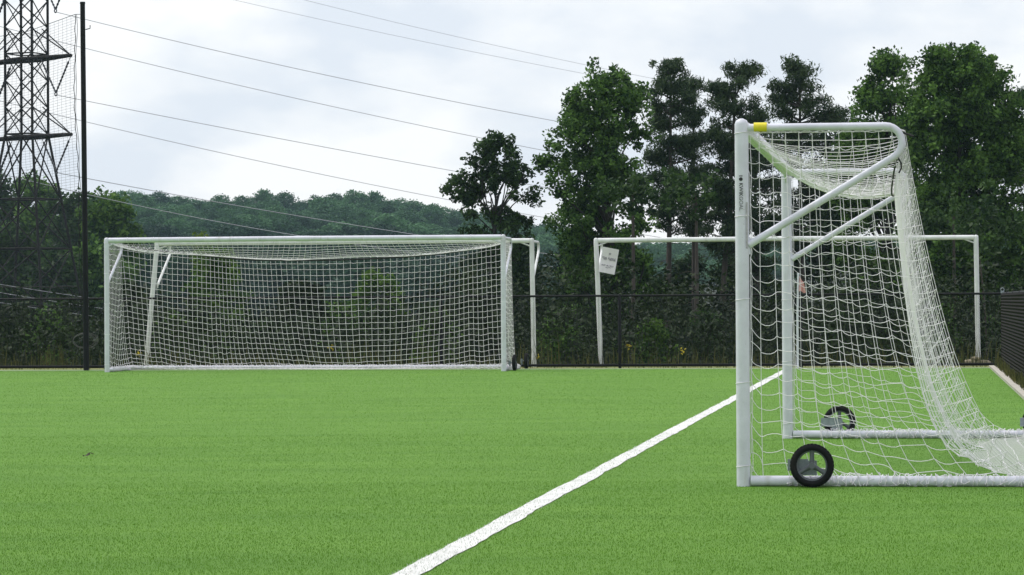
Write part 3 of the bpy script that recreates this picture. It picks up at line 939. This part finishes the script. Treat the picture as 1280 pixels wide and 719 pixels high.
# ------------------------------------------------------------------ trees
def leaves(C, nper, rad_, size, aspect=.6, rg=rng, flat=.0, tvar=.25, up=.0):
    """clump centres C (m,3) -> leaf quads; returns V, F, tint"""
    m = len(C); nper = int(nper)
    rad_ = np.broadcast_to(np.asarray(rad_, float), (m,))
    off = rg.standard_normal((m, nper, 3)); off /= np.linalg.norm(off, axis=2, keepdims=True) + 1e-9
    off *= (rg.random((m, nper, 1)) ** .5) * rad_[:, None, None]
    off[:, :, 2] *= (1 - flat)
    pos = (C[:, None, :] + off).reshape(-1, 3); n = len(pos)
    nrm = rg.standard_normal((n, 3)); nrm[:, 2] += .7; nrm /= np.linalg.norm(nrm, axis=1, keepdims=True)
    a = np.cross(nrm, rg.standard_normal((n, 3)))
    a[:, 2] += up
    a /= np.linalg.norm(a, axis=1, keepdims=True) + 1e-9
    b = np.cross(nrm, a); b /= np.linalg.norm(b, axis=1, keepdims=True) + 1e-9
    s = size * (.6 + .8 * rg.random((n, 1)))
    a = a * s * .5; b = b * s * .5 * aspect
    V = np.stack([pos - a, pos + b - a * .1, pos + a, pos - b - a * .1], 1).reshape(-1, 3)
    Fc = np.arange(n * 4).reshape(n, 4)
    ct = .5 + .26 * rg.standard_normal((m, 1)); t = np.clip(ct + tvar * rg.standard_normal((m, nper)), 0, 1).reshape(-1)
    return V, Fc, np.repeat(t, 4)


def limb(mb, a, b, r0, r1, bend=.12, n=5, sides=6):
    a = np.array(a, float); b = np.array(b, float); L = np.linalg.norm(b - a); pts = []
    o1 = np.array([random.uniform(-1, 1), random.uniform(-1, 1), random.uniform(-.2, 1)]) * L * bend
    for i in range(n + 1):
        f = i / n; pts.append(a + (b - a) * f + o1 * math.sin(f * math.pi))
    mb.tube(pts, [r0 + (r1 - r0) * i / n for i in range(n + 1)], sides, cap=False)


def prof_at(prof, y):
    ysx = [p[0] for p in prof]
    return np.interp(y, ysx, [p[1] for p in prof]), np.interp(y, ysx, [p[2] for p in prof])


def broad_tree(name, label, d, prof, trunk_x, base_y, mtl, nclump=330, nper=34, size=.17, crad=.34, tr=.13, gap=.05, bark='bark_dark', group=None, depthf=.8, gf=.55, lobe=.50):
    k = F / d
    base = P(trunk_x, base_y, d); base[2] = ground_z(base[0], base[1]) - .1
    root = empty(name, base, label, "tree", group)
    y0, y1 = prof[0][0], prof[-1][0]
    # masses of leaves at the branch ends: lobes on the crown's outline and inside it, clumps inside each lobe
    C = []
    tries = 0
    per = 7
    while len(C) < nclump and tries < nclump * 20:
        tries += 1
        y = y0 + .6 * lobe * k + (y1 - y0 - .6 * lobe * k) * random.random()
        xl, xr = prof_at(prof, y)
        if random.random() > ((xr - xl) / max(p[2] - p[1] for p in prof)) ** .6: continue
        hw = (xr - xl) / 2 / k; cx = (xl + xr) / 2
        rr = max(hw - lobe * .55, .05) * random.random() ** .42; an = random.random() * 2 * math.pi
        q = P(cx, y, d) + np.array([math.cos(an) * rr, math.sin(an) * rr * depthf, 0])
        if noise.noise(Vector(q * gf) + Vector((d, 0, 0))) < gap - .35 * (1 - random.random()): continue
        lr = lobe * (.6 + .8 * random.random())
        for _ in range(max(3, int(per * (lr / lobe) ** 2))):
            o3 = rng.standard_normal(3); o3 *= lr * random.random() ** .45 / np.linalg.norm(o3); o3[2] *= .7
            C.append(q + o3)
    C = np.array(C)
    # a tighter clump near every silhouette point keeps the outline lumpy
    rad_ = crad * (.6 + .7 * rng.random(len(C)))
    V, Fc, T = leaves(C, nper, rad_, size)
    link("crown", mesh_np("crown", V - base, Fc, tint=T), mtl, root)
    mb = MB()
    topy = y0 + (y1 - y0) * .12; tx = sum(prof_at(prof, topy)) / 2
    tp = P(tx, topy, d); pts = []
    for i in range(9):
        f = i / 8; q = base + (tp - base) * f; q = q + np.array([.10 * math.sin(i * 1.9 + d), .08 * math.cos(i * 1.3), 0]) * (f > 0)
        pts.append(q)
    mb.tube(pts, [tr * (1 - .85 * i / 8) * (1.35 if i == 0 else 1) for i in range(9)], 9)
    for q in C[rng.permutation(len(C))[:min(70, len(C))]]:
        f = min(max((q[2] - base[2]) / (tp[2] - base[2]) - .12 - .12 * random.random(), .12), .95)
        j = f * 8; i = int(j); a = pts[i] + (pts[min(i + 1, 8)] - pts[i]) * (j - i)
        limb(mb, a, q, tr * (1 - .8 * f) * .5, .012)
    mb.build("trunk", M[bark], root)
    return root


def pine_tree(label, d, prof, trunk_pts, base_y, nclump=200, nper=56, tr=.12, size=.16, crad=.27, group="tall pines"):
    """trunk_pts: photo (x, y) of the trunk from crown top downwards"""
    k = F / d
    bx = trunk_pts[-1][0]
    base = P(bx, base_y, d); base[2] = ground_z(base[0], base[1]) - .1
    root = empty("pine_tree", base, label, "tree", group)
    y0, y1 = prof[0][0], prof[-1][0]
    tyy = [p[1] for p in trunk_pts]; txx = [p[0] for p in trunk_pts]
    def tx(y): return float(np.interp(y, tyy, txx))
    mb = MB(); pts = [P(tx(y), y, d) for y in np.linspace(y0 + 4, tyy[-1], 10)] + [base]
    n = len(pts); mb.tube(pts, [.02 + (tr - .02) * (i / (n - 1)) ** .8 for i in range(n)], 9)
    C = []
    nb = int(nclump * 1.12) // 5
    for i in range(nb):
        y = y0 + (y1 - y0) * min((i // 5 * 5 + 2.5 + 2.2 * (random.random() - .5)) / nb, 1)      # whorls of branches
        xl, xr = prof_at(prof, y); x0 = tx(y)
        an = random.random() * 2 * math.pi
        reach = ((xr - x0) if math.cos(an) > 0 else (x0 - xl)) / k
        reach = max(reach, .25) * (.6 + .62 * random.random() ** .7)
        dirn = np.array([math.cos(an), math.sin(an) * .8, 0])
        a = P(x0, y + 10, d); e = P(x0, y, d) + dirn * reach
        limb(mb, a, e, .035, .010, .08, 4, 5)
        for f in ((.4, .72, 1.0) if reach > .5 else (.6, 1.0)):      # rounded tufts along the branch
            c0 = a + (e - a) * f + UP * .06
            for m in range(2 if f < .5 else 3):
                C.append(c0 + rng.standard_normal(3) * np.array([.13, .13, .09]))
    C = np.array(C)
    V, Fc, T = leaves(C, nper, crad * (.6 + .7 * rng.random(len(C))), size, .22, flat=.2, up=.5)
    link("crown", mesh_np("crown", V - base, Fc, tint=T), M['needle'], root)
    for q in range(7):      # bare dead stubs under the crown
        y = y1 + random.random() * 80; a = P(tx(y), y, d); an = random.random() * 6.28
        limb(mb, a, a + np.array([math.cos(an) * .5, math.sin(an) * .5, .1 * random.uniform(-1, 1)]), .014, .005, .1, 3, 4)
    mb.build("trunk", M['bark'], root)
    return root

# the near wood behind the field, left to right
broad_tree("broadleaf_tree", "small dark broadleaf tree left of the tall big tree", 96,
           [(170, 606, 634), (186, 590, 648), (205, 572, 660), (225, 560, 666), (250, 555, 678), (275, 558, 680), (300, 570, 672), (340, 580, 672), (450, 585, 675)],
           622, 455, M['leaf_dark'], 560, 40, .115, .20, .11, -.5, lobe=.34)
broad_tree("broadleaf_tree", "tall spreading broadleaf tree left of the pines", 90,
           [(68, 738, 770), (86, 722, 806), (105, 712, 812), (130, 703, 812), (160, 690, 812), (185, 676, 815), (202, 666, 815), (218, 674, 815), (245, 690, 818), (290, 692, 822), (340, 690, 828), (455, 690, 830)],
           770, 455, M['leaf_mid'], 1500, 42, .115, .22, .17, -.5, lobe=.40)
pine_tree("slender pine with twin tops right of the big broadleaf tree", 98,
          [(76, 834, 842), (95, 822, 858), (125, 815, 868), (160, 815, 870), (200, 814, 872), (250, 816, 872), (285, 822, 866)],
          [(838, 76), (838, 200), (836, 330), (835, 455)], 458, 210)
pine_tree("slim pine standing in a gap between two wider pines", 101,
          [(92, 862, 872), (120, 850, 880), (160, 846, 884), (200, 848, 886), (260, 848, 884), (300, 855, 880)],
          [(867, 92), (867, 250), (868, 455)], 458, 130, tr=.10)
pine_tree("wide topped pine directly behind the near goal post", 97,
          [(81, 914, 928), (95, 900, 945), (115, 892, 952), (150, 886, 958), (190, 882, 950), (230, 882, 948), (280, 880, 945), (310, 886, 940)],
          [(921, 81), (915, 200), (906, 330), (900, 455)], 458, 260)
pine_tree("dark pine rising behind the near goal's top arm", 99,
          [(77, 992, 1006), (92, 982, 1024), (112, 972, 1040), (130, 965, 1050), (165, 966, 1048), (210, 962, 1052), (260, 962, 1050), (310, 970, 1045)],
          [(1000, 77), (1000, 200), (1003, 455)], 458, 280)
pine_tree("low leafy pine filling behind the goal's net", 103,
          [(150, 930, 948), (180, 915, 975), (230, 905, 985), (290, 905, 985), (330, 912, 975)],
          [(942, 150), (945, 300), (948, 455)], 458, 170, tr=.10)
broad_tree("broadleaf_tree", "bright green broadleaf tree just right of the pines", 93,
           [(67, 1104, 1118), (80, 1094, 1132), (100, 1074, 1150), (125, 1058, 1162), (160, 1046, 1175), (220, 1038, 1180), (300, 1036, 1180), (380, 1050, 1172), (455, 1060, 1165)],
           1112, 455, M['leaf_mid'], 1200, 46, .12, .26, .15, -.4, lobe=.46)
broad_tree("broadleaf_tree", "tallest broad green tree filling the right side", 88,
           [(54, 1178, 1212), (62, 1152, 1226), (80, 1142, 1250), (105, 1136, 1268), (140, 1126, 1282), (200, 1122, 1290), (300, 1124, 1296), (380, 1128, 1296), (455, 1135, 1290)],
           1205, 455, M['leaf_mid'], 2200, 46, .12, .26, .2, -.4, lobe=.48)
pine_tree("dark pine cut off by the right edge", 95,
          [(105, 1284, 1296), (130, 1268, 1312), (190, 1262, 1322), (260, 1260, 1325), (340, 1262, 1322), (400, 1268, 1315)],
          [(1290, 105), (1290, 455)], 458, 200)
pine_tree("dim pine between the dark pine and the bright green tree", 108,
          [(138, 1036, 1050), (160, 1024, 1066), (200, 1016, 1076), (260, 1014, 1080), (330, 1020, 1074)],
          [(1044, 138), (1045, 455)], 458, 200)
# lower, darker trees that fill the wood under the crowns
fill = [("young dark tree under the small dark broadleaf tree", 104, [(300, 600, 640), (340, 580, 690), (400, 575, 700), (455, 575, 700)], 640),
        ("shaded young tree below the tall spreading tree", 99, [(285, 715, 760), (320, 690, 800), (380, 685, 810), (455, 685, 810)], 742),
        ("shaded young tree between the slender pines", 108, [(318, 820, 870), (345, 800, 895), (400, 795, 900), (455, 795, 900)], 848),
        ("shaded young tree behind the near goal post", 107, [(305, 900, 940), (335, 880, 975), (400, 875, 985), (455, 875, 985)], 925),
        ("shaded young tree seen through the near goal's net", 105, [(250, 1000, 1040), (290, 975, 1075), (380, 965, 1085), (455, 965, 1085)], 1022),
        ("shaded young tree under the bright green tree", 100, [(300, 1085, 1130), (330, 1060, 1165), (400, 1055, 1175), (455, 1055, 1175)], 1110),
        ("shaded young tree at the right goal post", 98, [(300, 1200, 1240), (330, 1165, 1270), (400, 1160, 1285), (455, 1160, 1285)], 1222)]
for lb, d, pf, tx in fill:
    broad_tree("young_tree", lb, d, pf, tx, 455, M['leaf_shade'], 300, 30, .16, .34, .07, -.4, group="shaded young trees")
# bare thin trunks seen through the fence
for i, (x, yt, d, lb) in enumerate(((789, 300, 80, "thin pale trunk right of the paper sign"), (868, 300, 78, "pale trunk midway between sign and near goal post"),
                                    (1236, 340, 76, "thin leaning trunk near the fence corner"), (1190, 330, 84, "dim trunk left of the far right goal post"))):
    b = P(x, 455, d); b[2] = ground_z(b[0], b[1]) - .1
    t = P(x + (-16 if i == 2 else 2), yt - 60, d)
    mb = MB(); mb.tube([b, (b + t) / 2 + np.array([.04, 0, 0]), t], [.06, .05, .03] if i != 2 else [.03, .025, .015], 8)
    rt = empty("sapling", b, lb, "tree", "thin trunks behind the fence")
    mb.build("trunk", M['bark'], rt)
    C = np.array([t + rng.standard_normal(3) * np.array([.45, .4, .35]) for _ in range(30)])
    mb2 = MB()
    V, Fc, T = leaves(C, 24, .25, .15)
    link("crown", mesh_np("crown", V - b, Fc, tint=T), M['leaf_dark'], rt)

# left side: nearer dark wood behind the pylon and mid green trees
left = [("dark tree left of the pylon legs", 215, [(214, -30, 0), (235, -45, 22), (300, -50, 30), (455, -50, 30)], -10, 'leaf_dark'),
        ("tall dark tree between the pylon's legs", 205, [(219, 38, 58), (232, 22, 74), (265, 12, 84), (340, 8, 88), (455, 8, 88)], 48, 'leaf_mid'),
        ("dark tree just left of the tall pole", 198, [(240, 84, 100), (255, 72, 112), (300, 66, 120), (455, 66, 120)], 92, 'leaf_dark'),
        ("mid green round topped tree right of the tall pole", 185, [(239, 122, 144), (250, 108, 158), (275, 104, 168), (310, 102, 174), (455, 105, 175)], 138, 'leaf_fresh'),
        ("low mid green tree at the left goal post", 170, [(300, 108, 135), (320, 98, 160), (370, 95, 170), (455, 95, 170)], 130, 'leaf_mid'),
        ("low dark tree at the left edge", 165, [(290, 0, 30), (315, -20, 60), (370, -25, 75), (455, -25, 75)], 20, 'leaf_dark'),
        ("low dark tree behind the tall pole", 160, [(318, 60, 85), (340, 45, 108), (400, 40, 112), (455, 40, 112)], 74, 'leaf_dark')]
for lb, d, pf, tx, m in left:
    broad_tree("broadleaf_tree", lb, d, pf, tx, 455, M[m], 620, 30, .30, .5, .16, -.4, lobe=1.0)

# ---- bushes and undergrowth between the fence and the woods
def bush(lb, d, px, pt, hwpx, m, n=60, size=.14, base_y=455):
    k = F / d; c = P(px, pt, d); b = P(px, base_y, d); b[2] = ground_z(b[0], b[1]) - .05
    h = c[2] - b[2]; hw = hwpx / k
    rt = empty("bush", b, lb, "bush", "bushes beyond the back fence")
    C = []
    for _ in range(n):
        f = random.random() ** .7; an = random.random() * 6.283; rr = hw * math.sqrt(random.random()) * (1 - .75 * f * f)
        C.append(b + np.array([math.cos(an) * rr, math.sin(an) * rr, .15 + (h - .3) * f]))
    V, Fc, T = leaves(np.array(C), 34, .28, size)
    link("foliage", mesh_np("foliage", V - b, Fc, tint=T), m, rt)
    mb = MB()
    for q in C[:14]: limb(mb, b + rng.standard_normal(3) * np.array([.08, .08, 0]), q, .022, .006, .1, 4, 5)
    mb.build("stems", M['bark_dark'], rt)
bush("yellow green bush behind the left part of the goal net", 86, 268, 308, 62, M['leaf_fresh'], 130)
bush("rounded yellow green bush behind the middle of the goal net", 88, 472, 338, 58, M['leaf_fresh'], 110)
bush("small bright bush top above the far crossbar", 92, 252, 288, 11, M['lime'], 36, .12)
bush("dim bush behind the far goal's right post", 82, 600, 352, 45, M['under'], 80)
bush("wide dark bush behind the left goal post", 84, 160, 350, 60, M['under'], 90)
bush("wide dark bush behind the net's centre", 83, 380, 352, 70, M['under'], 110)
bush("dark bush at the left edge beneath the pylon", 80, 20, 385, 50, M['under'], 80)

shrubs = [(60, 372, 34, 'leaf_mid', 74, "mid green shrub left of the tall pole"), (215, 392, 26, 'leaf_fresh', 72, "small fresh green shrub behind the leaning goal post"),
          (330, 400, 30, 'leaf_dark', 71, "low dark shrub behind the net's left half"), (430, 372, 40, 'leaf_mid', 78, "leafy mid green shrub behind the net's middle"),
          (545, 385, 34, 'leaf_fresh', 74, "bright green shrub behind the net's right half"), (700, 395, 30, 'leaf_mid', 73, "leafy shrub left of the sign's goal post"),
          (815, 402, 28, 'leaf_fresh', 71, "small fresh shrub right of the fence post"), (885, 385, 30, 'leaf_dark', 76, "dark shrub left of the near goal post"),
          (1060, 388, 40, 'leaf_dark', 75, "dark shrub seen through the near net"), (1175, 378, 30, 'leaf_mid', 76, "leafy shrub left of the right goal post")]
for (px, pt, hw, m, d, lb) in shrubs: bush(lb, d, px, pt, hw, M[m], 46, .10)

def undergrowth(name, lb, n, d0, d1, top, size, mtl, x0=-80, x1=1360):
    C = []
    while len(C) < n:
        d = d0 + (d1 - d0) * random.random(); px = x0 + (x1 - x0) * random.random()
        b = P(px, 400, d); gz = ground_z(b[0], b[1])
        h = top(px, d) * (.55 + .6 * (.5 + noise.noise(Vector((b[0] * .35, b[1] * .25, 1.7)))))
        C.append((b[0], b[1], gz + h * random.random() ** .8))
    C = np.array(C)
    V, Fc, T = leaves(C, 32, .34, size)
    return tag(link(name, mesh_np(name, V, Fc, tint=T), mtl), lb, "undergrowth", kind="stuff")
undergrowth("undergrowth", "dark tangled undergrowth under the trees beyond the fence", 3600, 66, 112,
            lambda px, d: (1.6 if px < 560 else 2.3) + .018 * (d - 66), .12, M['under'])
# weeds along the fence
def weeds(name, lb, n, mtl, hmin, hmax, side=False):
    if side:
        a = -.02 - .16 * rng.random(n) + .2 * (rng.random(n) < .5); b = -.2 - 18 * rng.random(n)
    else:
        a = -22 * rng.random(n) + .5; b = .12 + 2.6 * rng.random(n) ** 1.4
    pos = CORNER + a[:, None] * E2 + b[:, None] * E1; pos[:, 2] = -.02
    cl = np.array([noise.noise(Vector((p[0] * .8, p[1] * .8, 0))) for p in pos])
    h = (hmin + (hmax - hmin) * rng.random(n) ** 1.5) * (.45 + .9 * np.clip(cl + .45, 0, 1))
    an = rng.random(n) * 6.283; lean = np.stack([np.cos(an), np.sin(an), 0 * an], 1) * (h * .35 * rng.random(n))[:, None]
    sd = np.stack([np.ones(n), 0 * an, 0 * an], 1) * (.003 + .004 * rng.random(n))[:, None]
    mid = pos + lean * .3; mid[:, 2] += h * .55; tip = pos + lean; tip[:, 2] += h
    V = np.stack([pos - sd, pos + sd, mid + sd, tip, mid - sd], 1).reshape(-1, 3)
    Fc = np.arange(n * 5).reshape(n, 5); T = np.repeat(np.clip(rng.random(n) * .9, 0, 1), 5)
    return tag(link(name, mesh_np(name, V, Fc, tint=T), mtl), lb, "weeds", kind="stuff")
weeds("tall_weeds", "tall dry weeds growing just behind the back fence", 1900, M['weed'], .12, .62)
weeds("side_weeds", "dry weeds along the foot of the right hand fence", 2600, M['weed'], .05, .28, True)
C = []
for _ in range(8):
    a = -20 * random.random(); b = .3 + 1.8 * random.random(); q = CORNER + E2 * a + E1 * b
    if noise.noise(Vector((q[0] * .5, q[1] * .5, 4))) < .05: continue
    C.append(q + UP * (.15 + .30 * random.random()))
V, Fc, T = leaves(np.array(C), 14, .07, .05)
tag(link("wild_flowers", mesh_np("wild_flowers", V, Fc, tint=T), M['flower']), "small yellow wild flowers among the weeds behind the fence", "wild flowers", kind="stuff")

# ---- far wooded hillside: copies of a few crowns
protos = []
for v in range(5):
    rg = np.random.default_rng(40 + v)
    nl = 11 + v; lob = [(0, 0, .80, .17)]
    for i in range(nl):
        f = i / (nl - 1); an = i * 2.4 + rg.random() * .8; rr = .27 * math.sqrt(max(1 - (f * .95) ** 2, 0)) * (.8 + .3 * rg.random())
        lob.append((math.cos(an) * rr, math.sin(an) * rr, .30 + .56 * f, .13 + .05 * rg.random()))
    C = []; cr = []
    for (x, y, z, r) in lob:
        m = 40
        q = rg.standard_normal((m, 3)); q /= np.linalg.norm(q, axis=1, keepdims=True)
        C.append(np.array([x, y, z]) + q * r * (.72 + .28 * rg.random((m, 1)))); cr += [.05 + .03 * rg.random() for _ in range(m)]
    C = np.concatenate(C)
    V, Fc, T = leaves(C, 12, np.array(cr), .036, .75, rg=rg)
    crown = mesh_np("crown", V, Fc, tint=T)
    mb = MB(); mb.tube([(0, 0, -.05), (.01, 0, .4), (0, .01, .8)], [.022, .016, .006], 6)
    for (x, y, z, r) in lob: limb(mb, (0, 0, z * .7), (x, y, z), .009, .003, .1, 3, 4)
    me2 = bpy.data.meshes.new("trunk"); me2.from_pydata([tuple(p) for p in mb.v], [], mb.f); me2.update()
    crown.materials.append(M['far']); me2.materials.append(M['bark_dark'])
    protos.append((crown, me2))
sky_x = [-60, 0, 110, 150, 165, 185, 205, 225, 245, 262, 270, 285, 300, 320, 338, 355, 372, 390, 415, 440, 475, 500, 520, 540, 560, 600, 660, 690, 730, 780, 860, 960, 1100, 1300]
sky_y = [235, 235, 243, 239, 236, 235, 239, 244, 247, 251, 242, 246, 247, 242, 238, 243, 252, 251, 240, 238, 241, 246, 251, 254, 258, 262, 272, 277, 292, 300, 303, 300, 296, 290]
def far_tree(px, ty, d, wide, lb, grp, dark=False):
    t = P(px, ty, d); gz = ground_z(t[0], d) ; h = t[2] - gz + .2
    h = max(h, 3.5)
    rt = empty("far_tree", (t[0], d, gz - .2), lb, "tree", grp)
    cm, tm = random.choice(protos)
    az = random.random() * 6.283
    wd = wide * d / F          # crown width in metres
    for nm, me in (("crown", cm), ("trunk", tm)):
        o = bpy.data.objects.new(nm, me); COL.objects.link(o); o.parent = rt
        o.rotation_euler = (0, 0, az); sxy = wd / .62
        o.scale = (sxy, sxy, h / .99)
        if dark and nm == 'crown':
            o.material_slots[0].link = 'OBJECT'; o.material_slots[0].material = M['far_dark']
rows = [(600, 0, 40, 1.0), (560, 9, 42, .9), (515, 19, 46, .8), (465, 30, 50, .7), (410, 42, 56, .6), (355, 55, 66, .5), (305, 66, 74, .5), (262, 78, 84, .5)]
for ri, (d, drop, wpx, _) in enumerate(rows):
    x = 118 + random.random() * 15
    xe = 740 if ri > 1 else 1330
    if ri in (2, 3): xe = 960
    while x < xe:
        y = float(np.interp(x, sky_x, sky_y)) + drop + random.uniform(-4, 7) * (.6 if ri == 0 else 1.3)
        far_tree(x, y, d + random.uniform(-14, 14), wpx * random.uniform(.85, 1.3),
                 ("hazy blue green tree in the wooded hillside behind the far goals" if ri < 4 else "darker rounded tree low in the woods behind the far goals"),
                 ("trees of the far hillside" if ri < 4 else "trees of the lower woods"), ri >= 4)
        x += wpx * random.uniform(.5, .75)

# ------------------------------------------------------------------ haze
hm = bpy.data.materials.new("haze"); hm.use_nodes = True
nt = hm.node_tree; nt.nodes.remove(nt.nodes["Principled BSDF"])
pv = nt.nodes.new("ShaderNodeVolumePrincipled"); pv.inputs["Color"].default_value = (.60, .84, 1.0, 1)
pv.inputs["Density"].default_value = .00016; pv.inputs["Anisotropy"].default_value = .2
nt.links.new(pv.outputs[0], nt.nodes["Material Output"].inputs["Volume"])
hb = MB(); hb.box((0, 320, 16.5), (1, 0, 0), (0, 1, 0), (0, 0, 1), 420, 345, 21.5)
tag(hb.build("haze", hm), kind="stuff")

# ------------------------------------------------------------------ world, sun, view
wd = bpy.data.worlds.new("World"); scene.world = wd; wd.use_nodes = True
nt = wd.node_tree; bg = nt.nodes["Background"]; bg.inputs["Strength"].default_value = .1
SUN_EL, SUN_AZ = R(60), R(-62)      # azimuth measured from +Y, clockwise
sk = nt.nodes.new("ShaderNodeTexSky"); sk.sky_type = 'NISHITA'; sk.sun_disc = False
sk.sun_elevation = SUN_EL; sk.sun_rotation = SUN_AZ; sk.dust_density = 2.0
tc = nt.nodes.new("ShaderNodeTexCoord")
mp = nt.nodes.new("ShaderNodeMapping"); mp.inputs["Scale"].default_value = (1.0, 1.0, 2.2); mp.inputs["Location"].default_value = (.35, .1, .42)
nz = nt.nodes.new("ShaderNodeTexNoise"); nz.inputs["Scale"].default_value = 11; nz.inputs["Detail"].default_value = 7; nz.inputs["Roughness"].default_value = .52
nt.links.new(tc.outputs["Generated"], mp.inputs["Vector"]); nt.links.new(mp.outputs["Vector"], nz.inputs["Vector"])
rp = nt.nodes.new("ShaderNodeValToRGB")
rp.color_ramp.elements[0].position = .40; rp.color_ramp.elements[0].color = (5.7, 6.15, 6.8, 1)
rp.color_ramp.elements[1].position = .58; rp.color_ramp.elements[1].color = (7.5, 7.6, 7.7, 1)
nt.links.new(nz.outputs["Fac"], rp.inputs["Fac"])
mx = nt.nodes.new("ShaderNodeMix"); mx.data_type = 'RGBA'; mx.inputs[0].default_value = .93
nt.links.new(sk.outputs["Color"], mx.inputs[6]); nt.links.new(rp.outputs["Color"], mx.inputs[7])
nt.links.new(mx.outputs[2], bg.inputs["Color"])

sun = bpy.data.lights.new("sun", 'SUN'); sun.energy = 1.7; sun.angle = R(16); sun.color = (1, .96, .90)
so = bpy.data.objects.new("sun", sun); COL.objects.link(so)
sd = Vector((math.sin(SUN_AZ) * math.cos(SUN_EL), math.cos(SUN_AZ) * math.cos(SUN_EL), math.sin(SUN_EL)))
so.rotation_euler = sd.to_track_quat('Z', 'Y').to_euler(); so.location = (0, -20, 60)

vs_ = scene.view_settings
vs_.view_transform = 'Standard'; vs_.look = 'None'; vs_.gamma = 1; vs_.exposure = 0.52; vs_.use_curve_mapping = False
scene.render.engine = 'CYCLES'
cy = scene.cycles
cy.use_denoising = True
cy.max_bounces = 6; cy.diffuse_bounces = 3; cy.glossy_bounces = 2; cy.transmission_bounces = 3; cy.volume_bounces = 1; cy.transparent_max_bounces = 8
cy.caustics_reflective = False; cy.caustics_refractive = False
